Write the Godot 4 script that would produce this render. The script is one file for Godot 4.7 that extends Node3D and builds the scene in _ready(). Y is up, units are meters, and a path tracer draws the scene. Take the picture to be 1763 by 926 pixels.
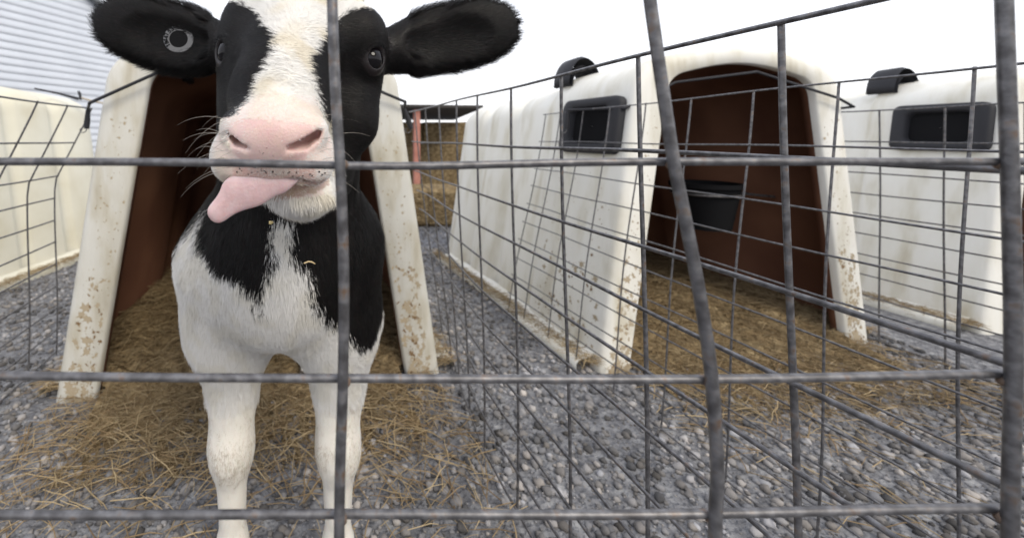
extends Node3D
# A black and white calf looks through the wire of its pen, in a row of plastic calf hutches.
# World: x runs along the row of hutches, -z along the pens, y up. The lens stands level at the origin, 0.85 m up,
# turned a little to the right of the pens' direction.

const EYE := 0.85
const YAW := 7.16
const FL := 716.0
var rng := RandomNumberGenerator.new()
var noise := FastNoiseLite.new()
var view := Transform3D()
var taken := {}
var M := {}

# ------------------------------------------------------------------ naming
func numbered(called: String) -> String:
	taken[called] = taken.get(called, 0) + 1
	return called if taken[called] == 1 else "%s_%03d" % [called, taken[called] - 1]

func tag(o: Node, label: String, category: String, group := "", kind := "") -> Node:
	if label: o.set_meta("label", label)
	if category: o.set_meta("category", category)
	if group: o.set_meta("group", group)
	if kind: o.set_meta("kind", kind)
	return o

func thing(called: String, at: Vector3, turn := 0.0) -> Node3D:
	var o := Node3D.new()
	o.name = numbered(called)
	add_child(o)
	o.position = at
	o.rotation.y = turn
	return o

func obj(called: String, mesh: Mesh, m: Material, parent: Node = null, at := Vector3.ZERO) -> MeshInstance3D:
	var o := MeshInstance3D.new()
	o.mesh = mesh
	o.material_override = m
	if parent == null:
		o.name = numbered(called)
		add_child(o)
	else:
		o.name = called
		parent.add_child(o, true)
	o.position = at
	return o

# ------------------------------------------------------------------ materials
func ntex(freq: float, ramp: Array, size := 512, kind := FastNoiseLite.TYPE_SIMPLEX_SMOOTH, octaves := 4, sd := 1) -> NoiseTexture2D:
	var n := FastNoiseLite.new()
	n.noise_type = kind
	n.frequency = freq
	n.seed = sd
	n.fractal_octaves = octaves
	var t := NoiseTexture2D.new()
	t.width = size
	t.height = size
	t.seamless = true
	t.noise = n
	if ramp.size():
		var g := Gradient.new()
		var offs := PackedFloat32Array()
		var cols := PackedColorArray()
		for r in ramp:
			offs.append(r[0])
			cols.append(Color(r[1], r[2], r[3]).linear_to_srgb())
		g.offsets = offs
		g.colors = cols
		t.color_ramp = g
	return t

func mat(c: Color, rough := 0.7, metal := 0.0, spec := 0.5) -> StandardMaterial3D:
	var m := StandardMaterial3D.new()
	m.albedo_color = c.linear_to_srgb()
	m.roughness = rough
	m.metallic = metal
	m.metallic_specular = spec
	return m

func tri(m: StandardMaterial3D, tex: Texture2D, scale: float, world := true) -> StandardMaterial3D:
	m.albedo_texture = tex
	m.uv1_triplanar = true
	m.uv1_world_triplanar = world
	m.uv1_scale = Vector3.ONE * scale
	return m

func bump(m: StandardMaterial3D, tex: Texture2D, depth_cm: float) -> StandardMaterial3D:
	m.heightmap_enabled = true
	m.heightmap_texture = tex
	m.heightmap_scale = depth_cm
	return m

func materials() -> void:
	var plastic := tri(mat(Color(1, 1, 1), 0.55), ntex(0.006, [[0.0, 0.50, 0.45, 0.34], [0.28, 0.64, 0.61, 0.52], [0.5, 0.74, 0.72, 0.655], [1.0, 0.79, 0.78, 0.735]], 512, FastNoiseLite.TYPE_SIMPLEX_SMOOTH, 5, 3), 0.9)
	bump(plastic, ntex(0.02, [], 256, FastNoiseLite.TYPE_SIMPLEX_SMOOTH, 5, 9), 0.2)
	plastic.uv1_scale = Vector3(1.9, 0.6, 1.9)
	M.plastic = plastic
	var worn := tri(mat(Color(1, 1, 1), 0.6), ntex(0.008, [[0.0, 0.40, 0.36, 0.27], [0.3, 0.52, 0.49, 0.41], [0.55, 0.58, 0.565, 0.51], [1.0, 0.63, 0.62, 0.575]], 512, FastNoiseLite.TYPE_SIMPLEX_SMOOTH, 5, 8), 1.1)
	worn.uv1_scale = Vector3(2.6, 0.8, 2.6)
	bump(worn, ntex(0.03, [], 256, FastNoiseLite.TYPE_SIMPLEX_SMOOTH, 5, 19), 0.15)
	M.worn = worn
	M.cream = tri(mat(Color(1, 1, 1), 0.6), ntex(0.006, [[0.0, 0.52, 0.47, 0.34], [0.4, 0.62, 0.59, 0.48], [1.0, 0.70, 0.68, 0.58]], 512, FastNoiseLite.TYPE_SIMPLEX_SMOOTH, 5, 15), 0.8)
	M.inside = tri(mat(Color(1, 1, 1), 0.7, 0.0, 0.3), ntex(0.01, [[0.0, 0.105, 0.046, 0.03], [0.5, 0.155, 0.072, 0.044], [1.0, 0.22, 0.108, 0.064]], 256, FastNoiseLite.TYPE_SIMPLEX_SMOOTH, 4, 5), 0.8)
	var wire := tri(mat(Color(1, 1, 1), 0.42, 0.55), ntex(0.03, [[0.0, 0.05, 0.047, 0.048], [0.4, 0.105, 0.102, 0.106], [0.72, 0.19, 0.188, 0.195], [1.0, 0.17, 0.10, 0.06]], 256, FastNoiseLite.TYPE_SIMPLEX_SMOOTH, 5, 7), 9.0)
	bump(wire, ntex(0.06, [], 256, FastNoiseLite.TYPE_SIMPLEX_SMOOTH, 5, 2), 0.018)
	M.wire = wire
	M.weld = bump(tri(mat(Color(1, 1, 1), 0.7, 0.2), ntex(0.05, [[0.0, 0.07, 0.05, 0.04], [0.6, 0.14, 0.10, 0.075], [1.0, 0.24, 0.12, 0.06]], 128, FastNoiseLite.TYPE_SIMPLEX_SMOOTH, 4, 71), 30.0), ntex(0.06, [], 128, FastNoiseLite.TYPE_SIMPLEX_SMOOTH, 4, 72), 0.05)
	M.black = mat(Color(0.012, 0.012, 0.013), 0.85, 0.0, 0.1)
	M.rubber = mat(Color(0.026, 0.026, 0.03), 0.6, 0.0, 0.35)
	M.ground = bump(tri(mat(Color(1, 1, 1), 0.95, 0.0, 0.2), ntex(0.03, [[0.0, 0.10, 0.10, 0.105], [0.5, 0.19, 0.19, 0.20], [1.0, 0.33, 0.33, 0.33]], 512, FastNoiseLite.TYPE_SIMPLEX_SMOOTH, 5, 21), 1.3), ntex(0.09, [], 512, FastNoiseLite.TYPE_CELLULAR, 3, 4), 1.2)
	var fur := mat(Color(1, 1, 1), 0.42, 0.0, 0.45)
	fur.vertex_color_use_as_albedo = true
	fur.uv1_triplanar = true
	fur.uv1_scale = Vector3.ONE * 22.0
	bump(fur, ntex(0.09, [], 256, FastNoiseLite.TYPE_CELLULAR, 2, 66), 0.03)
	fur.subsurf_scatter_enabled = true
	fur.subsurf_scatter_strength = 0.08
	M.skin = fur
	var strand := mat(Color(1, 1, 1), 0.58, 0.0, 0.32)
	strand.vertex_color_use_as_albedo = true
	strand.backlight_enabled = true
	strand.backlight = Color(0.25, 0.25, 0.25)
	M.fur = strand
	var straw := mat(Color(1, 1, 1), 0.75, 0.0, 0.3)
	straw.vertex_color_use_as_albedo = true
	M.straw = straw
	M.stone = straw
	M.bale = bump(tri(mat(Color(1, 1, 1), 0.9, 0.0, 0.2), ntex(0.02, [[0.0, 0.11, 0.075, 0.04], [0.5, 0.24, 0.175, 0.095], [1.0, 0.40, 0.315, 0.185]], 256, FastNoiseLite.TYPE_SIMPLEX_SMOOTH, 5, 31), 3.0), ntex(0.05, [], 256, FastNoiseLite.TYPE_SIMPLEX_SMOOTH, 5, 32), 2.0)
	M.siding = tri(mat(Color(1, 1, 1), 0.5, 0.2), ntex(0.01, [[0.0, 0.60, 0.63, 0.68], [1.0, 0.70, 0.73, 0.78]], 256, FastNoiseLite.TYPE_SIMPLEX_SMOOTH, 3, 41), 0.5)
	M.trim = mat(Color(0.16, 0.17, 0.18), 0.6)
	M.redpaint = tri(mat(Color(1, 1, 1), 0.7), ntex(0.03, [[0.0, 0.34, 0.13, 0.095], [1.0, 0.46, 0.21, 0.16]], 128, FastNoiseLite.TYPE_SIMPLEX_SMOOTH, 4, 51), 2.0)
	M.darkwood = mat(Color(0.035, 0.03, 0.027), 0.85)
	M.roof = mat(Color(0.10, 0.10, 0.10), 0.7)
	M.eye = mat(Color(0.005, 0.004, 0.005), 0.03, 0.0, 0.36)
	var tongue := bump(tri(mat(Color(1, 1, 1), 0.32, 0.0, 0.5), ntex(0.02, [[0.0, 0.55, 0.36, 0.36], [0.5, 0.60, 0.42, 0.42], [1.0, 0.64, 0.47, 0.47]], 256, FastNoiseLite.TYPE_SIMPLEX_SMOOTH, 4, 61), 14.0, false), ntex(0.08, [], 256, FastNoiseLite.TYPE_CELLULAR, 3, 62), 0.025)
	tongue.clearcoat_enabled = true
	tongue.clearcoat = 0.6
	tongue.clearcoat_roughness = 0.22
	tongue.subsurf_scatter_enabled = true
	tongue.subsurf_scatter_strength = 0.25
	M.tongue = tongue
	M.taggrey = mat(Color(0.12, 0.12, 0.125), 0.55)
	M.mud = mat(Color(0.20, 0.125, 0.06), 0.9)
	M.drymud = mat(Color(0.40, 0.33, 0.23), 0.95)
	M.whisker = mat(Color(0.36, 0.32, 0.28), 0.5)

# ------------------------------------------------------------------ mesh helpers
func tube(path: PackedVector3Array, rad: Array, sides := 8) -> ArrayMesh:
	var v := PackedVector3Array()
	var nn := PackedVector3Array()
	var ix := PackedInt32Array()
	var n := path.size()
	var t0 := (path[1] - path[0]).normalized()
	var side := t0.cross(Vector3.UP)
	if side.length() < 0.2: side = t0.cross(Vector3.RIGHT)
	side = side.normalized()
	for i in n:
		var t := (path[mini(i + 1, n - 1)] - path[maxi(i - 1, 0)]).normalized()
		side = (side - t * side.dot(t)).normalized()
		var up := side.cross(t)
		var r: float = rad[mini(i, rad.size() - 1)]
		for k in sides:
			var a := TAU * k / sides
			var d := side * cos(a) + up * sin(a)
			v.append(path[i] + d * r)
			nn.append(d)
	for i in n - 1:
		for k in sides:
			var a := i * sides + k
			var b := i * sides + (k + 1) % sides
			ix.append_array([a, b, a + sides, b, b + sides, a + sides])
	for e in [0, n - 1]:
		var c := v.size()
		var dd: Vector3 = (path[0] - path[1]).normalized() if e == 0 else (path[n - 1] - path[n - 2]).normalized()
		v.append(path[e])
		nn.append(dd)
		for k in sides:
			v.append(v[e * sides + k])
			nn.append(dd)
		for k in sides:
			ix.append_array([c, c + 1 + k, c + 1 + (k + 1) % sides])
	return arr(v, nn, ix)

func arr(v: PackedVector3Array, nn: PackedVector3Array, ix: PackedInt32Array, col := PackedColorArray()) -> ArrayMesh:
	var a := []
	a.resize(Mesh.ARRAY_MAX)
	a[Mesh.ARRAY_VERTEX] = v
	a[Mesh.ARRAY_NORMAL] = nn
	a[Mesh.ARRAY_INDEX] = ix
	if col.size(): a[Mesh.ARRAY_COLOR] = col
	var m := ArrayMesh.new()
	m.add_surface_from_arrays(Mesh.PRIMITIVE_TRIANGLES, a)
	return m

# smooth or flat shaded mesh from a list of rings (equal lengths)
func loft(rings: Array, closed := false, flat_rings := false) -> ArrayMesh:
	var st := SurfaceTool.new()
	st.begin(Mesh.PRIMITIVE_TRIANGLES)
	var n: int = rings[0].size()
	for i in rings.size() - 1:
		st.set_smooth_group(i if flat_rings else 0)
		for k in (n if closed else n - 1):
			var a: Vector3 = rings[i][k]
			var b: Vector3 = rings[i][(k + 1) % n]
			var c: Vector3 = rings[i + 1][k]
			var d: Vector3 = rings[i + 1][(k + 1) % n]
			for p in [a, b, c, b, d, c]:
				st.add_vertex(p)
	st.generate_normals()
	return st.commit()

func box(size: Vector3, bevel := 0.0) -> Mesh:
	if bevel <= 0.0:
		var b := BoxMesh.new()
		b.size = size
		return b
	var st := SurfaceTool.new()
	st.begin(Mesh.PRIMITIVE_TRIANGLES)
	st.set_smooth_group(-1)
	var h := size * 0.5
	var rings := []
	for y in [[-h.y, bevel], [-h.y + bevel, 0.0], [h.y - bevel, 0.0], [h.y, bevel]]:
		var x: float = h.x - y[1]
		var z: float = h.z - y[1]
		var c: float = bevel
		var r := []
		for p in [[-x + c, -z], [x - c, -z], [x, -z + c], [x, z - c], [x - c, z], [-x + c, z], [-x, z - c], [-x, -z + c]]:
			r.append(Vector3(p[0], y[0], p[1]))
		rings.append(r)
	for i in 3:
		for k in 8:
			for p in [rings[i][k], rings[i][(k + 1) % 8], rings[i + 1][k], rings[i][(k + 1) % 8], rings[i + 1][(k + 1) % 8], rings[i + 1][k]]:
				st.add_vertex(p)
	for i in [0, 3]:
		for k in range(1, 7):
			for p in [rings[i][0], rings[i][k], rings[i][k + 1]]:
				st.add_vertex(p)
	st.generate_normals()
	return st.commit()

# a point of the photograph at a depth, in the lens's own frame (metres)
func C(px: float, py: float, d: float) -> Vector3:
	return Vector3((px - 600.0) * d / FL, (236.0 - py) * d / FL, -d)

func W(px: float, py: float, d: float) -> Vector3:
	return view * C(px, py, d)

# ------------------------------------------------------------------ distance field
var f_type := PackedInt32Array()
var f_a := PackedVector3Array()
var f_b := PackedVector3Array()
var f_inv := PackedFloat32Array()
var f_r := PackedFloat32Array()
var f_dr := PackedFloat32Array()
var f_k := PackedFloat32Array()
var f_m1: Array[Basis] = []
var f_m2: Array[Basis] = []

func field_clear() -> void:
	f_type.clear(); f_a.clear(); f_b.clear(); f_inv.clear(); f_r.clear(); f_dr.clear(); f_k.clear(); f_m1.clear(); f_m2.clear()

func cap(a: Vector3, b: Vector3, ra: float, rb: float, k := 0.03) -> void:
	f_type.append(0); f_a.append(a); f_b.append(b - a); f_inv.append(1.0 / maxf((b - a).length_squared(), 1e-9)); f_r.append(ra); f_dr.append(rb - ra); f_k.append(k); f_m1.append(Basis()); f_m2.append(Basis())

func ell(c: Vector3, r: Vector3, rot := Basis(), k := 0.03) -> void:
	f_type.append(1); f_a.append(c); f_b.append(Vector3.ZERO); f_inv.append(0.0); f_r.append(minf(r.x, minf(r.y, r.z))); f_dr.append(0.0); f_k.append(k)
	var t := rot.transposed()
	f_m1.append(Basis.from_scale(Vector3(1 / r.x, 1 / r.y, 1 / r.z)) * t)
	f_m2.append(Basis.from_scale(Vector3(1 / (r.x * r.x), 1 / (r.y * r.y), 1 / (r.z * r.z))) * t)

func one(i: int, p: Vector3) -> float:
	var q := p - f_a[i]
	if f_type[i] == 0:
		var h := clampf(q.dot(f_b[i]) * f_inv[i], 0.0, 1.0)
		return (q - f_b[i] * h).length() - f_r[i] - f_dr[i] * h
	var k0 := (f_m1[i] * q).length()
	var k1 := (f_m2[i] * q).length()
	return k0 * (k0 - 1.0) / maxf(k1, 1e-6)

func sdf(p: Vector3, idx: PackedInt32Array) -> float:
	var res := 9.0
	for i in idx:
		var d := one(i, p)
		var k := f_k[i]
		if k >= 0.0:
			var h := maxf(k - absf(res - d), 0.0)
			res = minf(res, d) - h * h / (4.0 * k + 1e-9)
		else:
			var h2 := maxf(-k - absf(res + d), 0.0)
			res = maxf(res, -d) + h2 * h2 / (-4.0 * k)
	return res

func all_of() -> PackedInt32Array:
	return PackedInt32Array(range(f_type.size()))

func hit(px: float, py: float, from := 0.25, most := 1.6) -> Vector3:   # where the sight line meets the animal
	var dir := C(px, py, 1.0).normalized()
	var idx := all_of()
	var t := from
	for i in 160:
		var d := sdf(dir * t, idx)
		if d < 0.0004: break
		t += d * 0.7
		if t > most: break
	return dir * t

func nets(lo: Vector3, hi: Vector3, cell: float) -> Array:
	var bs := 4
	var nb := Vector3i(((hi - lo) / (cell * bs)).ceil())
	var n := nb * bs + Vector3i.ONE
	var sx := 1
	var sy := n.x
	var sz := n.x * n.y
	var vals := PackedFloat32Array()
	vals.resize(n.x * n.y * n.z)
	vals.fill(1e9)
	var rb := cell * bs * 0.8661
	var everything := all_of()
	var blocks := []
	for bz in nb.z:
		for by in nb.y:
			for bx in nb.x:
				var c := lo + (Vector3(bx, by, bz) + Vector3(0.5, 0.5, 0.5)) * cell * bs
				var dm := 9.0
				var ds := PackedFloat32Array()
				for i in everything:
					var d := one(i, c)
					ds.append(d)
					if f_k[i] >= 0.0: dm = minf(dm, d)
				if dm > rb * 1.4 + 0.03: continue
				var idx := PackedInt32Array()
				for i in everything:
					if f_k[i] >= 0.0:
						if ds[i] < dm + 2.4 * rb + f_k[i]: idx.append(i)
					elif ds[i] < 1.5 * rb - f_k[i]: idx.append(i)
				if absf(sdf(c, idx)) > rb * 1.45 + cell: continue
				blocks.append([bx, by, bz])
				for z in bs + 1:
					for y in bs + 1:
						var at := (bx * bs) + (by * bs + y) * sy + (bz * bs + z) * sz
						for x in bs + 1:
							if vals[at + x] > 1e8:
								vals[at + x] = sdf(lo + Vector3(bx * bs + x, by * bs + y, bz * bs + z) * cell, idx)
	var vid := PackedInt32Array()
	vid.resize(vals.size())
	vid.fill(-1)
	var verts := PackedVector3Array()
	var off := [0, sx, sy, sx + sy, sz, sx + sz, sy + sz, sx + sy + sz]
	var edges := [[0, 1], [2, 3], [4, 5], [6, 7], [0, 2], [1, 3], [4, 6], [5, 7], [0, 4], [1, 5], [2, 6], [3, 7]]
	var cells := []
	for b in blocks:
		for z in bs:
			for y in bs:
				for x in bs:
					var gx: int = b[0] * bs + x
					var gy: int = b[1] * bs + y
					var gz: int = b[2] * bs + z
					var at := gx + gy * sy + gz * sz
					var v0 := vals[at]
					var inside := 0
					var bad := false
					for o in off:
						var w := vals[at + o]
						if w > 1e8: bad = true
						elif w < 0.0: inside += 1
					if bad or inside == 0 or inside == 8: continue
					var sum := Vector3.ZERO
					var cnt := 0
					for e in edges:
						var wa := vals[at + off[e[0]]]
						var wb := vals[at + off[e[1]]]
						if (wa < 0.0) != (wb < 0.0):
							var t := wa / (wa - wb)
							var ca := Vector3(e[0] & 1, (e[0] >> 1) & 1, e[0] >> 2)
							var cb := Vector3(e[1] & 1, (e[1] >> 1) & 1, e[1] >> 2)
							sum += ca.lerp(cb, t)
							cnt += 1
					vid[at] = verts.size()
					verts.append(lo + (Vector3(gx, gy, gz) + sum / cnt) * cell)
					cells.append(at)
	var ix := PackedInt32Array()
	var steps := [sx, sy, sz]
	for at in cells:
		var s0 := vals[at] < 0.0
		for ax in 3:
			var w: float = vals[at + steps[ax]]
			if w > 1e8 or (w < 0.0) == s0: continue
			var u: int = steps[(ax + 1) % 3]
			var v: int = steps[(ax + 2) % 3]
			if at - u - v < 0: continue
			var a := vid[at]
			var b := vid[at - u]
			var c := vid[at - u - v]
			var d := vid[at - v]
			if a < 0 or b < 0 or c < 0 or d < 0: continue
			if s0: ix.append_array([a, c, b, a, d, c])
			else: ix.append_array([a, b, c, a, c, d])
	var nn := PackedVector3Array()
	nn.resize(verts.size())
	for i in range(0, ix.size(), 3):
		var fn := (verts[ix[i + 2]] - verts[ix[i]]).cross(verts[ix[i + 1]] - verts[ix[i]])
		nn[ix[i]] += fn
		nn[ix[i + 1]] += fn
		nn[ix[i + 2]] += fn
	for i in nn.size():
		nn[i] = nn[i].normalized()
	return [verts, nn, ix]

# ------------------------------------------------------------------ the calf
var white_face := PackedVector2Array()
var nose_pad := PackedVector2Array()
var lip_skin := PackedVector2Array()
var low_lip := PackedVector2Array()
var white_chin := PackedVector2Array()
var chest_white := []
var spots := []
var ear_dir := {}
var eyes := []

func outline(pts: Array) -> PackedVector2Array:
	var r := PackedVector2Array()
	for p in pts:
		var h := hit(p[0], p[1])
		if h.length() > 1.5: h = C(p[0], p[1], p[2] if p.size() > 2 else 0.52)
		r.append(Vector2(h.x, h.y))
	return r

func at_depth(pts: Array, d: float) -> PackedVector2Array:
	var r := PackedVector2Array()
	for p in pts:
		var h := C(p[0], p[1], d)
		r.append(Vector2(h.x, h.y))
	return r

func calf_body_field() -> void:
	# trunk, neck, shoulders
	cap(C(487, 430, 0.79), Vector3(-0.235, -0.19, -1.42), 0.150, 0.150, 0.05)
	cap(C(490, 380, 0.755), C(535, 130, 0.665), 0.128, 0.085, 0.06)
	ell(C(480, 455, 0.72), Vector3(0.105, 0.13, 0.10), Basis(), 0.06)
	cap(C(392, 455, 0.775), C(392, 560, 0.775), 0.092, 0.075, 0.06)
	cap(C(572, 425, 0.785), C(572, 545, 0.785), 0.092, 0.08, 0.06)
	ell(Vector3(-0.235, -0.19, -1.42), Vector3(0.16, 0.17, 0.16), Basis(), 0.05)
	for s in [-1.0, 1.0]:
		var x: float = -0.118 + s * 0.098
		cap(Vector3(x, -0.34, -0.785), Vector3(x, -0.555, -0.765), 0.068, 0.036, 0.05)
		cap(Vector3(x, -0.555, -0.765), Vector3(x, -0.58, -0.763), 0.038, 0.036, 0.02)
		cap(Vector3(x, -0.58, -0.763), Vector3(x, -0.755, -0.775), 0.031, 0.023, 0.03)
		cap(Vector3(x, -0.755, -0.775), Vector3(x, -0.79, -0.768), 0.029, 0.028, 0.02)
		cap(Vector3(x, -0.79, -0.768), Vector3(x, -0.815, -0.755), 0.030, 0.034, 0.02)
		var hx: float = -0.235 + s * 0.10
		cap(Vector3(hx, -0.28, -1.42), Vector3(hx, -0.42, -1.36), 0.095, 0.065, 0.05)
		cap(Vector3(hx, -0.42, -1.36), Vector3(hx, -0.56, -1.47), 0.055, 0.035, 0.03)
		cap(Vector3(hx, -0.56, -1.47), Vector3(hx, -0.77, -1.44), 0.032, 0.025, 0.03)
		cap(Vector3(hx, -0.77, -1.44), Vector3(hx, -0.815, -1.42), 0.030, 0.034, 0.02)
	cap(Vector3(-0.25, -0.10, -1.56), Vector3(-0.255, -0.45, -1.60), 0.022, 0.012, 0.02)

func calf_head_field() -> void:
	cap(C(490, 380, 0.755), C(535, 130, 0.665), 0.128, 0.085, 0.02)
	ell(C(514, -8, 0.605), Vector3(0.092, 0.088, 0.10), Basis(), 0.03)
	cap(C(513, 40, 0.57), C(484, 175, 0.455), 0.072, 0.050, 0.03)
	cap(C(484, 175, 0.455), C(474, 232, 0.405), 0.047, 0.044, 0.03)
	ell(C(430, 62, 0.548), Vector3(0.038, 0.045, 0.044), Basis(), 0.032)       # brows
	ell(C(613, 70, 0.548), Vector3(0.040, 0.045, 0.044), Basis(), 0.032)
	cap(C(433, 138, 0.555), C(430, 220, 0.515), 0.043, 0.036, 0.03)             # cheeks
	cap(C(602, 130, 0.565), C(590, 210, 0.548), 0.044, 0.040, 0.02)
	cap(C(590, 210, 0.548), C(558, 275, 0.53), 0.040, 0.028, 0.02)
	cap(C(445, 240, 0.50), C(455, 300, 0.49), 0.035, 0.03, 0.03)
	cap(C(446, 95, 0.535), C(441, 165, 0.508), 0.030, 0.028, 0.035)
	ell(C(474, 243, 0.400), Vector3(0.0465, 0.040, 0.046), Basis(), 0.015)      # muzzle
	ell(C(470, 232, 0.372), Vector3(0.037, 0.023, 0.026), Basis(), 0.014)       # nose pad
	ell(C(407, 268, 0.400), Vector3(0.024, 0.024, 0.028), Basis(), 0.016)       # lip pads
	ell(C(533, 272, 0.400), Vector3(0.024, 0.024, 0.028), Basis(), 0.016)
	cap(C(398, 288, 0.384), C(540, 292, 0.386), 0.0100, 0.0100, 0.018)
	ell(C(518, 332, 0.431), Vector3(0.034, 0.0155, 0.032), Basis(), 0.012)      # chin
	cap(C(520, 332, 0.45), C(548, 300, 0.56), 0.024, 0.046, 0.03)
	ell(C(403, 213, 0.376), Vector3(0.010, 0.010, 0.010), Basis(), 0.014)       # nostril wings
	ell(C(541, 222, 0.376), Vector3(0.010, 0.010, 0.010), Basis(), 0.014)
	# eyelids
	for s in [[400, 93, 0.527, Vector3(-0.54, 0.08, 0.84), -0.05], [634, 104, 0.532, Vector3(0.58, 0.06, 0.81), 0.05]]:
		var c := C(s[0], s[1], s[2])
		var dir: Vector3 = s[3].normalized()
		var x := Vector3.UP.cross(dir).normalized()
		var b := Basis(x, dir.cross(x), dir)
		ell(c, Vector3(0.0215, 0.0215, 0.0195), b, 0.012)
		eyes.append([c, b])
	# ears
	var rl := Basis(Vector3.BACK, deg_to_rad(-11))
	ell(C(298, 64, 0.605), Vector3(0.073, 0.0465, 0.013), rl, 0.012)
	ell(C(222, 44, 0.600), Vector3(0.047, 0.031, 0.010), rl, 0.03)
	cap(C(395, 85, 0.605), C(330, 75, 0.605), 0.030, 0.026, 0.03)
	var rr := Basis(Vector3.BACK, deg_to_rad(9))
	ell(C(760, 66, 0.605), Vector3(0.074, 0.044, 0.013), rr, 0.012)
	ell(C(832, 52, 0.600), Vector3(0.043, 0.033, 0.010), rr, 0.03)
	cap(C(650, 92, 0.605), C(705, 84, 0.605), 0.028, 0.026, 0.03)
	# hollows: ear cups, eye openings, nostrils, mouth
	ell(C(292, 66, 0.582), Vector3(0.060, 0.033, 0.016), rl, -0.008)
	ell(C(768, 66, 0.582), Vector3(0.060, 0.031, 0.016), rr, -0.008)
	for e in eyes:
		var eb: Basis = e[1]
		ell(e[0] + eb.z * 0.020, Vector3(0.0125, 0.0135, 0.014), eb, -0.004)
	for q in [[394, 221, 0.374, 408, 244, 0.364, 0.0018, 0.0034], [408, 244, 0.364, 429, 256, 0.356, 0.0034, 0.0016], [497, 259, 0.352, 522, 254, 0.356, 0.0028, 0.0046], [522, 254, 0.356, 540, 242, 0.362, 0.0046, 0.0036], [540, 242, 0.362, 549, 227, 0.372, 0.0036, 0.0016]]:
		var p1 := C(q[0], q[1], q[2])
		var p2 := C(q[3], q[4], q[5])
		for s in 7:
			cap(p1 + Vector3(0, 0.0016 * s, 0.005 - 0.005 * s), p2 + Vector3(0, 0.0016 * s, 0.005 - 0.005 * s), q[6] * 1.1, q[7] * 1.1, -0.0025)
	cap(C(388, 312, 0.372), C(475, 315, 0.365), 0.0028, 0.004, -0.004)
	cap(C(475, 315, 0.365), C(560, 305, 0.388), 0.0045, 0.0020, -0.003)
	cap(C(490, 315, 0.380), C(552, 308, 0.395), 0.0050, 0.0030, -0.003)
	cap(C(490, 315, 0.392), C(545, 309, 0.402), 0.0055, 0.0040, -0.003)
	cap(C(400, 314, 0.392), C(520, 314, 0.392), 0.007, 0.007, -0.006)

func coat_color(p: Vector3, head: bool) -> int:      # 0 black, 1 white, 2 nose, 3 lip, 4 lower lip
	var j := Vector2(noise.get_noise_3d(p.x * 260, p.y * 260, p.z * 260), noise.get_noise_3d(p.y * 260 + 40, p.z * 260, p.x * 260)) * 0.005
	var q := Vector2(p.x, p.y)
	if head:
		if p.z > -0.42:
			if Geometry2D.is_point_in_polygon(q + j * 0.6, nose_pad): return 2
			if Geometry2D.is_point_in_polygon(q, lip_skin): return 3
		if p.z > -0.45 and Geometry2D.is_point_in_polygon(q, low_lip): return 4
		if p.z > -0.455 and p.y < C(0, 205, 0.40).y: return 1
		if p.z > (-0.58 if p.y < 0.15 else -0.66) and absf(p.x + 0.06) < 0.13:
			if Geometry2D.is_point_in_polygon(q + j, white_face): return 1
			if p.z > -0.50 and Geometry2D.is_point_in_polygon(q + j, white_chin): return 1
		return 0
	j *= 3.0
	if p.y < -0.52: return 1
	if p.z > -0.86:
		for poly in chest_white:
			if Geometry2D.is_point_in_polygon(q + j, poly): return 1
		if p.y < -0.345 + 0.035 * noise.get_noise_2d(p.x * 14.0, p.z * 14.0) + 0.012 * noise.get_noise_2d(p.x * 60.0, p.z * 60.0): return 1
	elif p.z < -1.0 and noise.get_noise_3d(p.x * 6 + 3, p.y * 6, p.z * 6) > 0.12: return 1
	return 0

func skin_tone(k: int, p: Vector3) -> Color:
	var v := noise.get_noise_3d(p.x * 30, p.y * 30, p.z * 30)
	var f := noise.get_noise_3d(p.x * 140, p.y * 140, p.z * 140)
	match k:
		0: return Color(0.009, 0.0078, 0.0076)
		1: return Color(0.74, 0.70, 0.62) if p.z < -0.41 or p.y > 0.04 else Color(0.74, 0.60, 0.54)
		2: return Color(0.70 + 0.03 * v, 0.50 + 0.05 * v + 0.02 * f, 0.455 + 0.045 * v)
		3: return Color(0.60 + 0.05 * f, 0.44 + 0.05 * v, 0.38 + 0.04 * v)
		_: return Color(0.48 + 0.06 * v, 0.34 + 0.05 * v + 0.03 * f, 0.27)

func skin(g: Array, head: bool, off: Vector3, st_v: PackedVector3Array, st_n: PackedVector3Array, st_i: PackedInt32Array, st_c: PackedColorArray) -> void:
	var base := st_v.size()
	var v: PackedVector3Array = g[0]
	for i in v.size():
		var p := v[i]
		var k := coat_color(p, head)
		var c := skin_tone(k, p)
		if head:
			for e in eyes:
				if p.distance_to(e[0]) < 0.0235 and (p - e[0]).normalized().dot(e[1].z) > 0.55: c = Color(0.012, 0.010, 0.010)
		elif p.y < -0.79: c = Color(0.06, 0.045, 0.035)
		st_c.append(c)
		st_v.append(p - off)
	st_n.append_array(g[1])
	for i in g[2]:
		st_i.append(base + i)

var h_v := PackedVector3Array()
var h_n := PackedVector3Array()
var h_c := PackedColorArray()
var h_i := PackedInt32Array()

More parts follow.
